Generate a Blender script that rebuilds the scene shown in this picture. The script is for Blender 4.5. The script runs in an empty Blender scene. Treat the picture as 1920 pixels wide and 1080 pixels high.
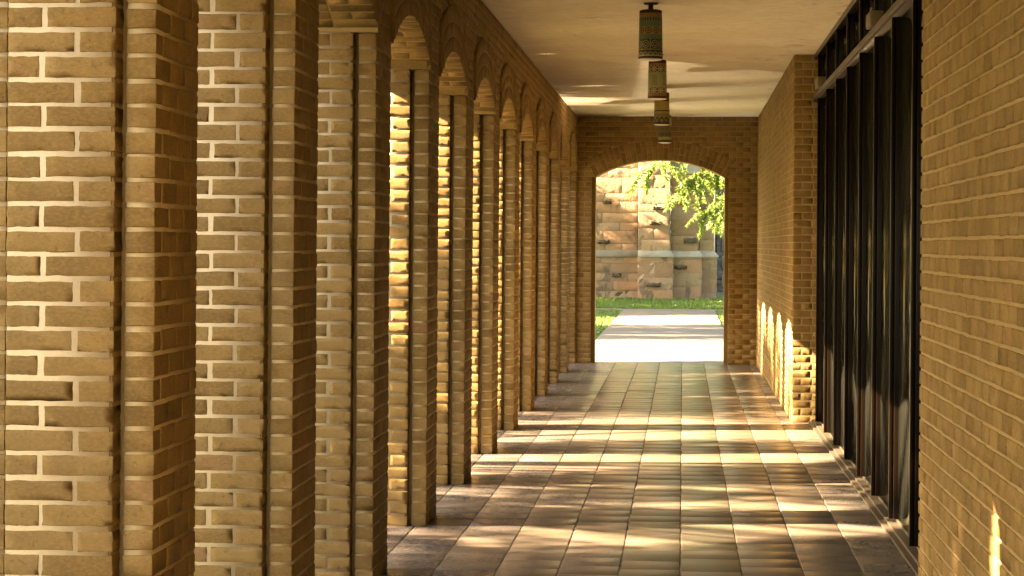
import bpy, math, random
import numpy as np
from mathutils import Vector, Matrix

random.seed(11)
RNG = np.random.default_rng(11)
S = bpy.context.scene
COL = S.collection
R = math.radians

# ------------------------------------------------------------------ sizes
EYE = 1.705          # camera height
XC = -1.533          # corridor face of the arcade
XR = 1.060           # corridor face of the right hand brick walls
CEIL = 3.552
CRS = 0.0725         # brick course
P0 = 6.560           # centre of the nearest visible pier
PITCH = 2.286
NP = 11
YEND = 31.5          # near face of end wall
SPR = 38 * CRS       # springing 2.755
SUN_EL, SUN_T = R(32.6), R(10.0)

# ------------------------------------------------------------------ helpers
def tag(o, label=None, cat=None, group=None, kind=None):
    if label: o['label'] = label
    if cat: o['category'] = cat
    if group: o['group'] = group
    if kind or label: o['kind'] = kind or 'thing'
    return o

def empty(name, loc=(0, 0, 0), parent=None):
    o = bpy.data.objects.new(name, None)
    COL.objects.link(o)
    o.location = loc
    o.empty_display_size = 0.2
    if parent: o.parent = parent
    return o

class MB:
    """collects quads / tris for ONE mesh object"""
    def __init__(s):
        s.v = []; s.q = []; s.m = []; s.t = []; s.n = 0
    def add(s, verts, quads, mat=0, tone=0.5):
        verts = np.asarray(verts, float).reshape(-1, 3)
        quads = np.asarray(quads, int).reshape(-1, 4)
        s.v.append(verts); s.q.append(quads + s.n)
        s.m.append(np.full(len(quads), mat, int))
        t = np.asarray(tone, float)
        s.t.append(np.full(len(verts), float(t)) if t.ndim == 0 else t)
        s.n += len(verts)
        return s
    def quad(s, a, b, c, d, mat=0, tone=0.5):
        return s.add([a, b, c, d], [[0, 1, 2, 3]], mat, tone)
    def box(s, lo, hi, mat=0, tone=0.5, bev=0.0):
        lo = np.array(lo, float); hi = np.array(hi, float)
        if bev > 0:
            return boxes(s, ((lo + hi) / 2)[None], ((hi - lo) / 2)[None], bev, mat, np.array([tone]), (1, 1, 1), 0)
        x0, y0, z0 = lo; x1, y1, z1 = hi
        v = [(x0,y0,z0),(x1,y0,z0),(x1,y1,z0),(x0,y1,z0),(x0,y0,z1),(x1,y0,z1),(x1,y1,z1),(x0,y1,z1)]
        f = [(0,3,2,1),(4,5,6,7),(0,1,5,4),(1,2,6,5),(2,3,7,6),(3,0,4,7)]
        return s.add(v, f, mat, tone)
    def lathe(s, prof, n=28, mat=0, c=(0, 0, 0), tone=0.5):
        prof = np.array(prof, float)
        a = np.linspace(0, 2 * math.pi, n, endpoint=False)
        v = np.stack([np.outer(prof[:, 0], np.cos(a)), np.outer(prof[:, 0], np.sin(a)),
                      np.repeat(prof[:, 1][:, None], n, 1)], -1).reshape(-1, 3) + np.array(c)
        q = []
        for i in range(len(prof) - 1):
            for j in range(n):
                k = (j + 1) % n
                q.append((i * n + j, i * n + k, (i + 1) * n + k, (i + 1) * n + j))
        return s.add(v, q, mat, tone)
    def tube(s, pts, rad, n=8, mat=0, tone=0.5):
        pts = [Vector(p) for p in pts]
        rows = []
        for i, p in enumerate(pts):
            d = (pts[min(i + 1, len(pts) - 1)] - pts[max(i - 1, 0)]).normalized()
            u = d.cross(Vector((0.31, 0.2, 0.93)) if abs(d.z) < 0.9 else Vector((1, 0.1, 0))).normalized()
            w = d.cross(u)
            r = rad[i] if hasattr(rad, '__len__') else rad
            rows.append([p + (u * math.cos(t) + w * math.sin(t)) * r for t in np.linspace(0, 2 * math.pi, n, endpoint=False)])
        v = [tuple(p) for row in rows for p in row]
        q = [(i * n + j, i * n + (j + 1) % n, (i + 1) * n + (j + 1) % n, (i + 1) * n + j)
             for i in range(len(rows) - 1) for j in range(n)]
        return s.add(v, q, mat, tone)
    def mesh(s, name, mats, smooth=False):
        me = bpy.data.meshes.new(name)
        v = np.concatenate(s.v); q = np.concatenate(s.q); m = np.concatenate(s.m); t = np.concatenate(s.t)
        me.vertices.add(len(v)); me.vertices.foreach_set('co', v.astype(np.float32).ravel())
        me.loops.add(len(q) * 4); me.loops.foreach_set('vertex_index', q.astype(np.int32).ravel())
        me.polygons.add(len(q))
        me.polygons.foreach_set('loop_start', np.arange(0, len(q) * 4, 4, dtype=np.int32))
        me.polygons.foreach_set('loop_total', np.full(len(q), 4, np.int32))
        me.polygons.foreach_set('material_index', m.astype(np.int32))
        at = me.attributes.new('tone', 'FLOAT', 'POINT')
        at.data.foreach_set('value', t.astype(np.float32))
        for x in mats: me.materials.append(x)
        me.update(calc_edges=True); me.validate()
        if smooth: me.polygons.foreach_set('use_smooth', np.ones(len(me.polygons), bool))
        return me
    def obj(s, name, mats, parent=None, loc=(0, 0, 0), smooth=False):
        if not isinstance(mats, (list, tuple)): mats = [mats]
        o = bpy.data.objects.new(name, s.mesh(name, mats, smooth))
        COL.objects.link(o); o.location = loc
        if parent: o.parent = parent
        return o

_tmpl = {}
def _grid_template(nx, ny, nz):
    key = (nx, ny, nz)
    if key in _tmpl: return _tmpl[key]
    idx = {}; ids = []; quads = []
    def vid(i, j, k):
        if (i, j, k) not in idx:
            idx[(i, j, k)] = len(ids); ids.append((i, j, k))
        return idx[(i, j, k)]
    N = (nx, ny, nz)
    for ax in range(3):
        a, b = (ax + 1) % 3, (ax + 2) % 3
        for side in (0, N[ax] - 1):
            for i in range(N[a] - 1):
                for j in range(N[b] - 1):
                    c = []
                    for (p, q) in ((i, j), (i + 1, j), (i + 1, j + 1), (i, j + 1)):
                        t = [0, 0, 0]; t[ax] = side; t[a] = p; t[b] = q
                        c.append(vid(*t))
                    quads.append(c if side else c[::-1])
    _tmpl[key] = (np.array(ids), np.array(quads))
    return _tmpl[key]

def boxes(mb, cen, half, r=0.003, mat=0, tone=None, seg=(4, 1, 2), noise=0.0007, axes=None):
    """rounded, slightly irregular boxes"""
    cen = np.asarray(cen, float); half = np.asarray(half, float)
    n = len(cen)
    if n == 0: return mb
    ids, quads = _grid_template(seg[0] + 3, seg[1] + 3, seg[2] + 3)
    P = np.zeros((n, len(ids), 3))
    for ax in range(3):
        k = seg[ax]
        inner = np.linspace(-1, 1, k + 1)
        h = half[:, ax][:, None]
        co = np.concatenate([-h, (h - r) * inner[None, :], h], 1)
        P[:, :, ax] = co[:, ids[:, ax]]
    lim = (half - r)[:, None, :]
    Q = np.clip(P, -lim, lim); D = P - Q
    L = np.linalg.norm(D, axis=2, keepdims=True); L[L == 0] = 1
    P = Q + D / L * np.minimum(L, r)
    if np.any(np.asarray(noise) > 0):
        P = P + RNG.normal(0, 1, P.shape) * np.asarray(noise)
    if axes is not None:
        P = np.einsum('nvk,nkj->nvj', P, axes)
    P = P + cen[:, None, :]
    if tone is None: tone = RNG.random(n)
    qs = (quads[None] + (np.arange(n) * len(ids))[:, None, None]).reshape(-1, 4)
    return mb.add(P.reshape(-1, 3), qs, mat, np.repeat(tone, len(ids)))

def studs(mb, cen, hu, hv, U, V, N, h=0.007, bev=0.003, mat=0, tone=None, jit=0.0012, clampf=None, back=0.012):
    """brick faces standing h proud of their centre plane (frustum of front + sides)"""
    cen = np.asarray(cen, float); n = len(cen)
    if n == 0: return mb
    bc = lambda a: np.broadcast_to(np.asarray(a, float), (n, 3))
    U, V, N = bc(U), bc(V), bc(N)
    hu = np.broadcast_to(np.asarray(hu, float), n); hv = np.broadcast_to(np.asarray(hv, float), n)
    sg = np.array([(-1, -1), (1, -1), (1, 1), (-1, 1)], float)
    rows = []
    for (ins, d) in ((0, -back), (0, h - bev), (bev, h)):
        for (a, b) in sg:
            ja = RNG.normal(0, jit, n); jb = RNG.normal(0, jit, n); jn = RNG.normal(0, jit * 0.5, n) if d > 0 else 0
            rows.append(cen + U * (a * (hu - ins) + ja)[:, None] + V * (b * (hv - ins) + jb)[:, None]
                        + N * (np.zeros(n) + d + jn)[:, None])
    P = np.stack(rows, 1)
    if clampf is not None: P = clampf(P)
    q = []
    for lay in (0, 1):
        for i in range(4):
            j = (i + 1) % 4
            q.append((lay * 4 + i, lay * 4 + j, lay * 4 + 4 + j, lay * 4 + 4 + i))
    q.append((8, 9, 10, 11))
    q = np.array(q)
    flip = np.sum(np.cross(U[0], V[0]) * N[0]) < 0
    if flip: q = q[:, ::-1]
    if tone is None: tone = RNG.random(n)
    qs = (q[None] + (np.arange(n) * 12)[:, None, None]).reshape(-1, 4)
    return mb.add(P.reshape(-1, 3), qs, mat, np.repeat(tone, 12))

def bond(u0, u1, z0, z1, forbid=None, bl=0.195, jt=0.012, phase=0.0, jz=0.013):
    """running bond as a list of (u_mid, z_mid, half_u, half_z)"""
    out = []
    mod = bl + jt
    k0 = int(round(z0 / CRS)); k = k0
    while k * CRS < z1 - 0.01:
        za = k * CRS + jz / 2; zb = min((k + 1) * CRS - jz / 2, z1 - 0.002)
        off = (mod / 2 if k % 2 else 0) + phase
        u = math.floor((u0 - off) / mod) * mod + off
        fb = forbid((za + zb) / 2) if forbid else []
        while u < u1:
            parts = [(max(u, u0), min(u + bl, u1))]
            for (fa, fc) in fb:
                nxt = []
                for (a, b) in parts:
                    if fc <= a or fa >= b: nxt.append((a, b))
                    else:
                        if fa > a: nxt.append((a, fa))
                        if fc < b: nxt.append((fc, b))
                parts = nxt
            for (a, b) in parts:
                if b - a > 0.012:
                    out.append(((a + b) / 2, (za + zb) / 2, (b - a) / 2, (zb - za) / 2))
            u += mod
        k += 1
    return np.array(out).reshape(-1, 4)

def brick_face(mb, b, origin, U, N, **kw):
    origin = np.array(origin, float); U = np.array(U, float)
    c = origin + b[:, 0:1] * U + b[:, 1:2] * np.array((0, 0, 1.0))
    return studs(mb, c, b[:, 2], b[:, 3], U, (0, 0, 1), N, **kw)

# ------------------------------------------------------------------ materials
class NT:
    def __init__(s, name):
        s.mat = bpy.data.materials.new(name); s.mat.use_nodes = True
        s.t = s.mat.node_tree; s.t.nodes.clear()
        s.out = s.t.nodes.new('ShaderNodeOutputMaterial')
        s.b = s.t.nodes.new('ShaderNodeBsdfPrincipled')
        s.t.links.new(s.b.outputs[0], s.out.inputs[0])
    def link(s, a, sock):
        if isinstance(a, (int, float)): sock.default_value = a
        elif isinstance(a, (tuple, list)): sock.default_value = tuple(a) + ((1,) if len(a) == 3 and sock.type == 'RGBA' else ())
        else: s.t.links.new(a, sock)
    def set(s, **kw):
        for k, v in kw.items(): s.link(v, s.b.inputs[k.replace('_', ' ')])
        return s
    def coord(s, out='Object', scale=None):
        n = s.t.nodes.new('ShaderNodeTexCoord').outputs[out]
        if scale is None: return n
        m = s.t.nodes.new('ShaderNodeMapping'); s.link(n, m.inputs[0]); m.inputs['Scale'].default_value = scale
        return m.outputs[0]
    def pos(s):
        return s.t.nodes.new('ShaderNodeNewGeometry').outputs['Position']
    def mapv(s, v, scale):
        m = s.t.nodes.new('ShaderNodeMapping'); s.link(v, m.inputs[0]); m.inputs['Scale'].default_value = scale
        return m.outputs[0]
    def noise(s, v, scale, detail=4, rough=0.55, dist=0.0):
        n = s.t.nodes.new('ShaderNodeTexNoise'); s.link(v, n.inputs['Vector'])
        n.inputs['Scale'].default_value = scale; n.inputs['Detail'].default_value = detail
        n.inputs['Roughness'].default_value = rough; n.inputs['Distortion'].default_value = dist
        return n.outputs[0]
    def vor(s, v, scale):
        n = s.t.nodes.new('ShaderNodeTexVoronoi'); s.link(v, n.inputs['Vector']); n.inputs['Scale'].default_value = scale
        return n.outputs['Distance']
    def attr(s, name='tone'):
        n = s.t.nodes.new('ShaderNodeAttribute'); n.attribute_name = name
        return n.outputs['Fac']
    def math(s, op, a, b=0.0, c=None):
        n = s.t.nodes.new('ShaderNodeMath'); n.operation = op
        s.link(a, n.inputs[0]); s.link(b, n.inputs[1])
        if c is not None: s.link(c, n.inputs[2])
        return n.outputs[0]
    def ramp(s, f, stops, mode='LINEAR'):
        n = s.t.nodes.new('ShaderNodeValToRGB'); s.link(f, n.inputs[0]); e = n.color_ramp
        e.interpolation = mode
        while len(e.elements) < len(stops): e.elements.new(0.5)
        for el, (p, c) in zip(e.elements, stops):
            el.position = p
            el.color = (c, c, c, 1) if isinstance(c, (int, float)) else tuple(c) + (1,)
        return n.outputs[0]
    def mix(s, f, a, b, mode='MIX'):
        n = s.t.nodes.new('ShaderNodeMix'); n.data_type = 'RGBA'; n.blend_type = mode
        s.link(f, n.inputs[0]); s.link(a, n.inputs[6]); s.link(b, n.inputs[7])
        return n.outputs[2]
    def bump(s, h, strength=0.4, dist=0.003, nrm=None):
        n = s.t.nodes.new('ShaderNodeBump'); s.link(h, n.inputs['Height'])
        n.inputs['Strength'].default_value = strength; n.inputs['Distance'].default_value = dist
        if nrm is not None: s.link(nrm, n.inputs['Normal'])
        return n.outputs[0]
    def sep(s, v):
        n = s.t.nodes.new('ShaderNodeSeparateXYZ'); s.link(v, n.inputs[0])
        return n.outputs

def brick_material(name, dark, mid, light, odd):
    n = NT(name); p = n.pos(); t = n.attr()
    base = n.ramp(t, [(0.0, dark), (0.35, mid), (0.72, light), (0.93, mid), (1.0, odd)])
    f1 = n.noise(p, 9.0, 5, 0.6, 0.6)
    base = n.mix(n.ramp(f1, [(0.38, 0.0), (0.7, 0.65)]), base, tuple(c * 0.66 for c in mid))
    f2 = n.noise(n.mapv(p, (1, 1, 2.2)), 60.0, 5, 0.75)
    base = n.mix(n.ramp(f2, [(0.45, 0.0), (0.75, 0.6)]), base, tuple(min(1, c * 1.4) for c in light))
    f3 = n.noise(p, 30.0, 4, 0.7, 1.5)
    base = n.mix(n.ramp(f3, [(0.58, 0.0), (0.68, 0.55)]), base, tuple(c * 0.55 for c in dark))
    big = n.noise(p, 0.9, 4, 0.6)
    base = n.mix(n.ramp(big, [(0.4, 0.0), (0.7, 0.35)]), base, (0.15, 0.105, 0.045))
    pits = n.ramp(n.vor(p, 75.0), [(0.0, 1.0), (0.2, 0.0)])
    pitm = n.math('MULTIPLY', pits, n.ramp(n.noise(p, 22.0, 2), [(0.47, 0.0), (0.55, 0.9)]))
    base = n.mix(pitm, base, tuple(c * 0.22 for c in dark))
    h = n.math('SUBTRACT', n.math('ADD', f2, n.math('ADD', n.math('MULTIPLY', f1, 0.8), n.math('MULTIPLY', f3, -0.8))), n.math('MULTIPLY', pitm, 1.0))
    n.set(Base_Color=base, Roughness=0.85, Normal=n.bump(h, 0.3, 0.002))
    n.b.inputs['Specular IOR Level'].default_value = 0.25
    return n.mat

BRICK = brick_material('buff_brick', (0.19, 0.112, 0.034), (0.27, 0.168, 0.056), (0.32, 0.208, 0.078), (0.30, 0.168, 0.075))
def _mortar(name, a, b, d):
    n = NT(name); p = n.pos()
    f = n.noise(p, 14, 5, 0.65); g = n.noise(p, 160, 3, 0.7)
    c = n.mix(n.ramp(f, [(0.3, 0.0), (0.75, 1.0)]), a, b)
    c = n.mix(n.ramp(g, [(0.55, 0.0), (0.8, 0.6)]), c, d)
    n.set(Base_Color=c, Roughness=0.9, Normal=n.bump(n.math('ADD', g, f), 0.25, 0.002))
    n.b.inputs['Specular IOR Level'].default_value = 0.2
    return n.mat
MORTAR = _mortar('lime_mortar', (0.66, 0.55, 0.36), (0.54, 0.43, 0.26), (0.34, 0.25, 0.14))
TINTED = _mortar('tinted_mortar', (0.43, 0.31, 0.15), (0.35, 0.24, 0.11), (0.22, 0.15, 0.065))
BT = [BRICK, TINTED]
BL = [BRICK, _mortar('worn_mortar', (0.54, 0.42, 0.24), (0.43, 0.32, 0.165), (0.28, 0.2, 0.1))]
BM = [BRICK, MORTAR]

def _slate():
    n = NT('slate_tile'); p = n.pos(); t = n.attr()
    c = n.ramp(t, [(0.0, (0.112, 0.098, 0.092)), (0.22, (0.122, 0.104, 0.088)), (0.42, (0.118, 0.094, 0.070)), (0.56, (0.105, 0.084, 0.060)),
                   (0.72, (0.112, 0.099, 0.064)), (0.86, (0.100, 0.099, 0.062)), (1.0, (0.145, 0.112, 0.086))])
    f = n.noise(p, 3.2, 5, 0.6, 0.8); g = n.noise(n.mapv(p, (1.0, 2.2, 1)), 26, 5, 0.65)
    c = n.mix(n.ramp(f, [(0.40, 0.0), (0.75, 0.35)]), c, (0.075, 0.059, 0.046))
    c = n.mix(n.ramp(g, [(0.45, 0.0), (0.8, 0.4)]), c, (0.17, 0.147, 0.115))
    rough = n.ramp(n.math('ADD', n.math('MULTIPLY', g, 0.6), n.math('MULTIPLY', t, 0.4)), [(0.2, 0.22), (0.8, 0.42)])
    n.set(Base_Color=c, Roughness=rough, Normal=n.bump(n.math('ADD', g, n.math('MULTIPLY', f, 1.0)), 0.22, 0.003))
    n.b.inputs['Specular IOR Level'].default_value = 0.55
    return n.mat
SLATE = _slate()
def _grout():
    n = NT('tile_grout'); p = n.pos()
    f = n.noise(p, 2.3, 4, 0.6); g = n.noise(p, 90, 3)
    c = n.ramp(f, [(0.38, (0.09, 0.075, 0.055)), (0.55, (0.30, 0.24, 0.165)), (0.7, (0.38, 0.31, 0.22))])
    n.set(Base_Color=c, Roughness=0.9, Normal=n.bump(g, 0.5, 0.004))
    return n.mat
GROUT = _grout()
def _plaster():
    n = NT('ceiling_plaster'); p = n.pos()
    f = n.noise(p, 1.1, 6, 0.65, 0.7); g = n.noise(p, 9, 5, 0.65, 0.4); k = n.noise(p, 120, 3)
    c = n.mix(n.ramp(f, [(0.3, 0.0), (0.7, 1.0)]), (0.88, 0.80, 0.61), (0.73, 0.63, 0.46))
    c = n.mix(n.ramp(g, [(0.42, 0.0), (0.75, 0.55)]), c, (0.60, 0.50, 0.34))
    st = n.ramp(n.noise(p, 2.6, 5, 0.75, 1.2), [(0.56, 0.0), (0.70, 0.75)])
    xm = n.ramp(n.sep(p)[0], [(0.0, 0.0), (0.80, 0.0), (1.0, 1.0)])
    c = n.mix(n.math('MULTIPLY', st, xm), c, (0.22, 0.16, 0.09))
    vn = n.t.nodes.new('ShaderNodeTexVoronoi'); vn.feature = 'DISTANCE_TO_EDGE'; vn.inputs['Scale'].default_value = 0.42
    wp = n.t.nodes.new('ShaderNodeVectorMath'); wp.operation = 'ADD'
    nz = n.t.nodes.new('ShaderNodeTexNoise'); nz.inputs['Scale'].default_value = 2.2; nz.inputs['Detail'].default_value = 5
    n.link(p, nz.inputs['Vector']); n.link(p, wp.inputs[0]); n.link(nz.outputs['Color'], wp.inputs[1]); n.link(wp.outputs[0], vn.inputs['Vector'])
    cr = n.ramp(vn.outputs['Distance'], [(0.0, 0.55), (0.006, 0.0)])
    cr = n.math('MULTIPLY', cr, n.ramp(n.noise(p, 0.6, 3), [(0.5, 0.0), (0.58, 1.0)]))
    c = n.mix(cr, c, (0.30, 0.22, 0.13))
    n.set(Base_Color=c, Roughness=0.93, Normal=n.bump(n.math('ADD', g, n.math('MULTIPLY', k, 0.3)), 0.35, 0.01))
    return n.mat
PLASTER = _plaster()
def simple(name, col, rough=0.6, metal=0.0, nscale=0, namt=0.3, bump=0.0, spec=0.5, dist=0.003):
    n = NT(name); p = n.coord('Object')
    if nscale:
        f = n.noise(p, nscale, 5, 0.6)
        c = n.mix(n.ramp(f, [(0.3, 0.0), (0.75, namt)]), col, tuple(x * 0.45 for x in col))
        n.set(Base_Color=c)
        if bump: n.set(Normal=n.bump(f, bump, dist))
    else: n.set(Base_Color=col)
    n.set(Roughness=rough, Metallic=metal)
    n.b.inputs['Specular IOR Level'].default_value = spec
    return n.mat
BRONZE = simple('dark_bronze_metal', (0.007, 0.004, 0.0018), 0.3, 0.0, 40, 0.3, 0.02, 0.14)
ALU = simple('weathered_aluminium', (0.085, 0.068, 0.048), 0.38, 0.4, 30, 0.5, 0.1, 0.5)
BEIGE = simple('beige_trim', (0.20, 0.155, 0.09), 0.7, 0.0, 12, 0.4)
SCREW = simple('steel_screw', (0.12, 0.10, 0.08), 0.5, 0.3)
IRON = simple('dark_iron', (0.03, 0.018, 0.01), 0.5, 0.2)
WHITE = simple('lamp_diffuser', (0.72, 0.66, 0.52), 0.5)
ROOM = simple('dim_room_paint', (0.10, 0.075, 0.05), 0.9, 0, 3, 0.4)
def _glass():
    n = NT('tinted_glass')
    t = n.t; t.nodes.remove(n.b)
    tr = t.nodes.new('ShaderNodeBsdfTransparent'); tr.inputs[0].default_value = (0.16, 0.14, 0.10, 1)
    gl = t.nodes.new('ShaderNodeBsdfGlossy'); gl.inputs['Roughness'].default_value = 0.03
    gl.inputs[0].default_value = (0.85, 0.9, 0.82, 1)
    fr = t.nodes.new('ShaderNodeFresnel'); fr.inputs[0].default_value = 1.45
    mx = t.nodes.new('ShaderNodeMixShader')
    t.links.new(n.math('MULTIPLY', fr.outputs[0], 0.85), mx.inputs[0])
    t.links.new(tr.outputs[0], mx.inputs[1]); t.links.new(gl.outputs[0], mx.inputs[2])
    df = t.nodes.new('ShaderNodeBsdfDiffuse'); df.inputs[0].default_value = (0.62, 0.64, 0.52, 1)
    m2 = t.nodes.new('ShaderNodeMixShader')
    dust = n.noise(n.mapv(n.pos(), (6, 14, 1.2)), 1.0, 5, 0.65)
    n.link(n.ramp(dust, [(0.3, 0.004), (0.7, 0.042)]), m2.inputs[0])
    t.links.new(mx.outputs[0], m2.inputs[1]); t.links.new(df.outputs[0], m2.inputs[2])
    t.links.new(m2.outputs[0], n.out.inputs[0])
    return n.mat
GLASS = _glass()
def _concrete():
    n = NT('pale_concrete'); p = n.pos()
    f = n.noise(p, 0.7, 5, 0.6); g = n.noise(p, 25, 5, 0.65)
    c = n.mix(n.ramp(f, [(0.3, 0.0), (0.7, 1.0)]), (0.205, 0.18, 0.155), (0.165, 0.143, 0.123))
    c = n.mix(n.ramp(g, [(0.5, 0.0), (0.8, 0.5)]), c, (0.15, 0.13, 0.11))
    n.set(Base_Color=c, Roughness=0.95, Normal=n.bump(g, 0.15, 0.003))
    n.b.inputs['Specular IOR Level'].default_value = 0.03
    return n.mat
CONC = _concrete()
BOUNCE_PAVING = simple('bounce_paving', (0.34, 0.30, 0.24), 0.9, 0, 1.2, 0.35, 0.2, 0.3)  # pale tone chosen to throw sun back up into the walk
def _soil():
    n = NT('lawn_turf'); p = n.pos()
    f = n.noise(p, 0.8, 5, 0.6); g = n.noise(p, 14, 5, 0.7)
    c = n.mix(n.ramp(f, [(0.35, 0.0), (0.68, 1.0)]), (0.065, 0.115, 0.018), (0.13, 0.125, 0.04))
    c = n.mix(n.ramp(g, [(0.4, 0.0), (0.75, 0.6)]), c, (0.06, 0.075, 0.015))
    n.set(Base_Color=c, Roughness=0.95, Normal=n.bump(g, 0.8, 0.03))
    return n.mat
TURF = _soil()
def leaf_material(name, a, b, trans=0.45):
    n = NT(name); t = n.attr()
    c = n.ramp(t, [(0.0, a), (1.0, b)])
    n.set(Base_Color=c, Roughness=0.5)
    tr = n.t.nodes.new('ShaderNodeBsdfTranslucent'); n.link(n.mix(1.0, c, (1.0, 0.95, 0.45), 'MULTIPLY'), tr.inputs[0])
    mx = n.t.nodes.new('ShaderNodeMixShader'); mx.inputs[0].default_value = trans
    n.t.links.new(n.b.outputs[0], mx.inputs[1]); n.t.links.new(tr.outputs[0], mx.inputs[2])
    n.t.links.new(mx.outputs[0], n.out.inputs[0])
    return n.mat
LEAF = leaf_material('dark_leaf', (0.035, 0.065, 0.012), (0.075, 0.12, 0.022), 0.3)
LIME = leaf_material('lime_leaf', (0.12, 0.20, 0.04), (0.23, 0.32, 0.10), 0.5)
GRASS = leaf_material('grass_blade', (0.055, 0.12, 0.014), (0.13, 0.20, 0.03), 0.3)
BARK = simple('grey_bark', (0.20, 0.15, 0.10), 0.9, 0, 14, 0.7, 0.8, 0.2, 0.02)
def _stone():
    n = NT('rough_sandstone'); p = n.pos(); t = n.attr()
    c = n.ramp(t, [(0.0, (0.225, 0.142, 0.09)), (0.3, (0.30, 0.205, 0.13)), (0.6, (0.325, 0.228, 0.15)),
                   (0.82, (0.33, 0.185, 0.105)), (1.0, (0.28, 0.205, 0.15))])
    f = n.noise(p, 2.4, 6, 0.65, 0.6); g = n.noise(p, 17, 5, 0.7)
    c = n.mix(n.ramp(f, [(0.4, 0.0), (0.72, 0.55)]), c, (0.24, 0.168, 0.115))
    c = n.mix(n.ramp(g, [(0.5, 0.0), (0.8, 0.5)]), c, (0.204, 0.122, 0.07))
    st = n.ramp(n.noise(n.mapv(p, (1.0, 1.0, 0.45)), 2.1, 4, 0.7, 0.5), [(0.585, 0.0), (0.64, 0.8)])
    c = n.mix(st, c, (0.11, 0.085, 0.065))
    n.set(Base_Color=c, Roughness=0.93, Normal=n.bump(n.math('ADD', g, f), 0.7, 0.03))
    n.b.inputs['Specular IOR Level'].default_value = 0.2
    return n.mat
STONE = _stone()
STONEJ = simple('stone_joint', (0.3, 0.22, 0.154), 0.95, 0, 8, 0.4)
LEDGE = simple('grey_weathered_stone', (0.34, 0.30, 0.235), 0.9, 0, 3, 0.6, 0.4, 0.2, 0.01)
SOOT = simple('sooty_stone', (0.12, 0.095, 0.07), 0.95, 0, 9, 0.7, 0.6, 0.2, 0.02)
GREYST = simple('grey_distant_stone', (0.20, 0.17, 0.15), 0.9, 0, 2.5, 0.7, 0.5, 0.2, 0.03)
VOID = simple('dark_window_glass', (0.015, 0.015, 0.015), 0.15)

# ------------------------------------------------------------------ ARCADE (left hand wall)
arcade = empty('arcade_wall', (XC, 0, 0))
tag(arcade, 'long buff brick arcade of low arches on square piers along the left side', 'arcade')

XS = -0.112     # right edge of the thick middle leaf (local, corridor face = 0)
XM0 = -0.431    # left edge of the thick middle leaf
JH = 0.310      # half width of pier at the middle leaf
FH = 0.278      # half width of pier at the corridor leaf
NB = 0.0885     # thickness of the corridor leaf

def pier_core():
    mb = MB(); i = 0.0013
    mb.box((XM0 + i, -JH + i, 0), (XS - .0129, JH - i, SPR), 1)
    mb.box((XS - .0129, -JH + .005, 0), (XS - .003, JH - .005, SPR), 0, 0.15)
    mb.box((XS - i, -FH + 0.055, 0), (-NB + 0.004, FH - 0.055, SPR), 1)     # back of the slot
    c, h = [], []
    for k in range(38):
        z = (k + 0.5) * CRS
        hz = (CRS - 0.0145) / 2
        for sy in (-1, 1):
            if k % 2:
                sp = [(XM0, XM0 + 0.198, 0.047), (XM0 + 0.215, XS, 0.09)]
            else:
                sp = [(XM0, XM0 + 0.096, 0.09), (XM0 + 0.113, XS, 0.047)]
            for (a, b, d) in sp:
                ja = random.uniform(-0.004, 0.004)
                if a == XM0: b += ja
                else: a += ja
                c.append(((a + b) / 2, sy * (JH - d + random.uniform(-0.0006, 0.0006)), z + random.uniform(-0.0015, 0.0015)))
                h.append(((b - a) / 2, d, hz + random.uniform(-0.0015, 0.0015)))
    boxes(mb, c, h, 0.0014, 0, None, (6, 1, 3), (.0011, .00012, .0010))
    return mb

def leaf(xa, xb, hy, seg=(1, 3, 2)):
    mb = MB(); i = 0.0030
    mb.box((xa + i, -hy + i, 0), (xb - i, hy - i, SPR), 1)
    jt = 0.012; L = (2 * hy - 2 * jt) / 3; mod = L + jt
    c, h = [], []
    for k in range(38):
        z = (k + 0.5) * CRS
        y = -hy - (mod / 2 if k % 2 else 0)
        while y < hy - 0.01:
            a, b = max(y, -hy), min(y + L, hy)
            if b - a > 0.02:
                c.append(((xa + xb) / 2 + random.uniform(-0.0015, 0.0015), (a + b) / 2 + random.uniform(-0.0015, 0.0015), z + random.uniform(-0.0015, 0.0015)))
                h.append(((xb - xa) / 2, (b - a) / 2, (CRS - 0.0135) / 2 + random.uniform(-0.0015, 0.0015)))
            y += mod
    boxes(mb, c, h, 0.0022, 0, None, seg, (.0004, .0008, .0010))
    return mb

cores = [pier_core().mesh('pier', BM) for _ in range(4)]
leaves_ = [leaf(-NB, 0.0, FH).mesh('corridor_leaf', BL) for _ in range(4)]
outers = [leaf(-0.515, -0.4345, JH - 0.004).mesh('outer_leaf', BM) for _ in range(2)]
def add_pier(n, y):
    o = bpy.data.objects.new('pier', cores[n % 4]); COL.objects.link(o)
    o.parent = arcade; o.location = (0, y, 0)
    for nm, me in (('corridor_leaf', leaves_[(n + 1) % 4]), ('outer_leaf', outers[n % 2])):
        c = bpy.data.objects.new(nm, me); COL.objects.link(c); c.parent = o
    return o
PIERS = [P0 + PITCH * n for n in range(-2, NP)]
for n, y in enumerate(PIERS): add_pier(n, y)
YHALF = 31.43 + FH
add_pier(3, YHALF)       # the last one dies into the end wall

# arches: soffit, ring of three rowlocks standing a little proud of the wall
AH, BH = JH, FH
BAYH_IN = PITCH / 2 - JH      # half width at the jamb
BAYH = PITCH / 2 - FH         # half width between corridor leaves
RIN, APEX, PROUD = 1.80, 2.98, 0.016
ZC = APEX - RIN
ROUT = RIN + 0.298
def zin(u, a=BAYH_IN):
    u = np.abs(u)
    return np.where(u <= a, ZC + np.sqrt(np.maximum(RIN ** 2 - u ** 2, 0)), SPR)
def zout(u): return ZC + np.sqrt(ROUT ** 2 - np.asarray(u) ** 2)
XO = -0.515

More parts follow.
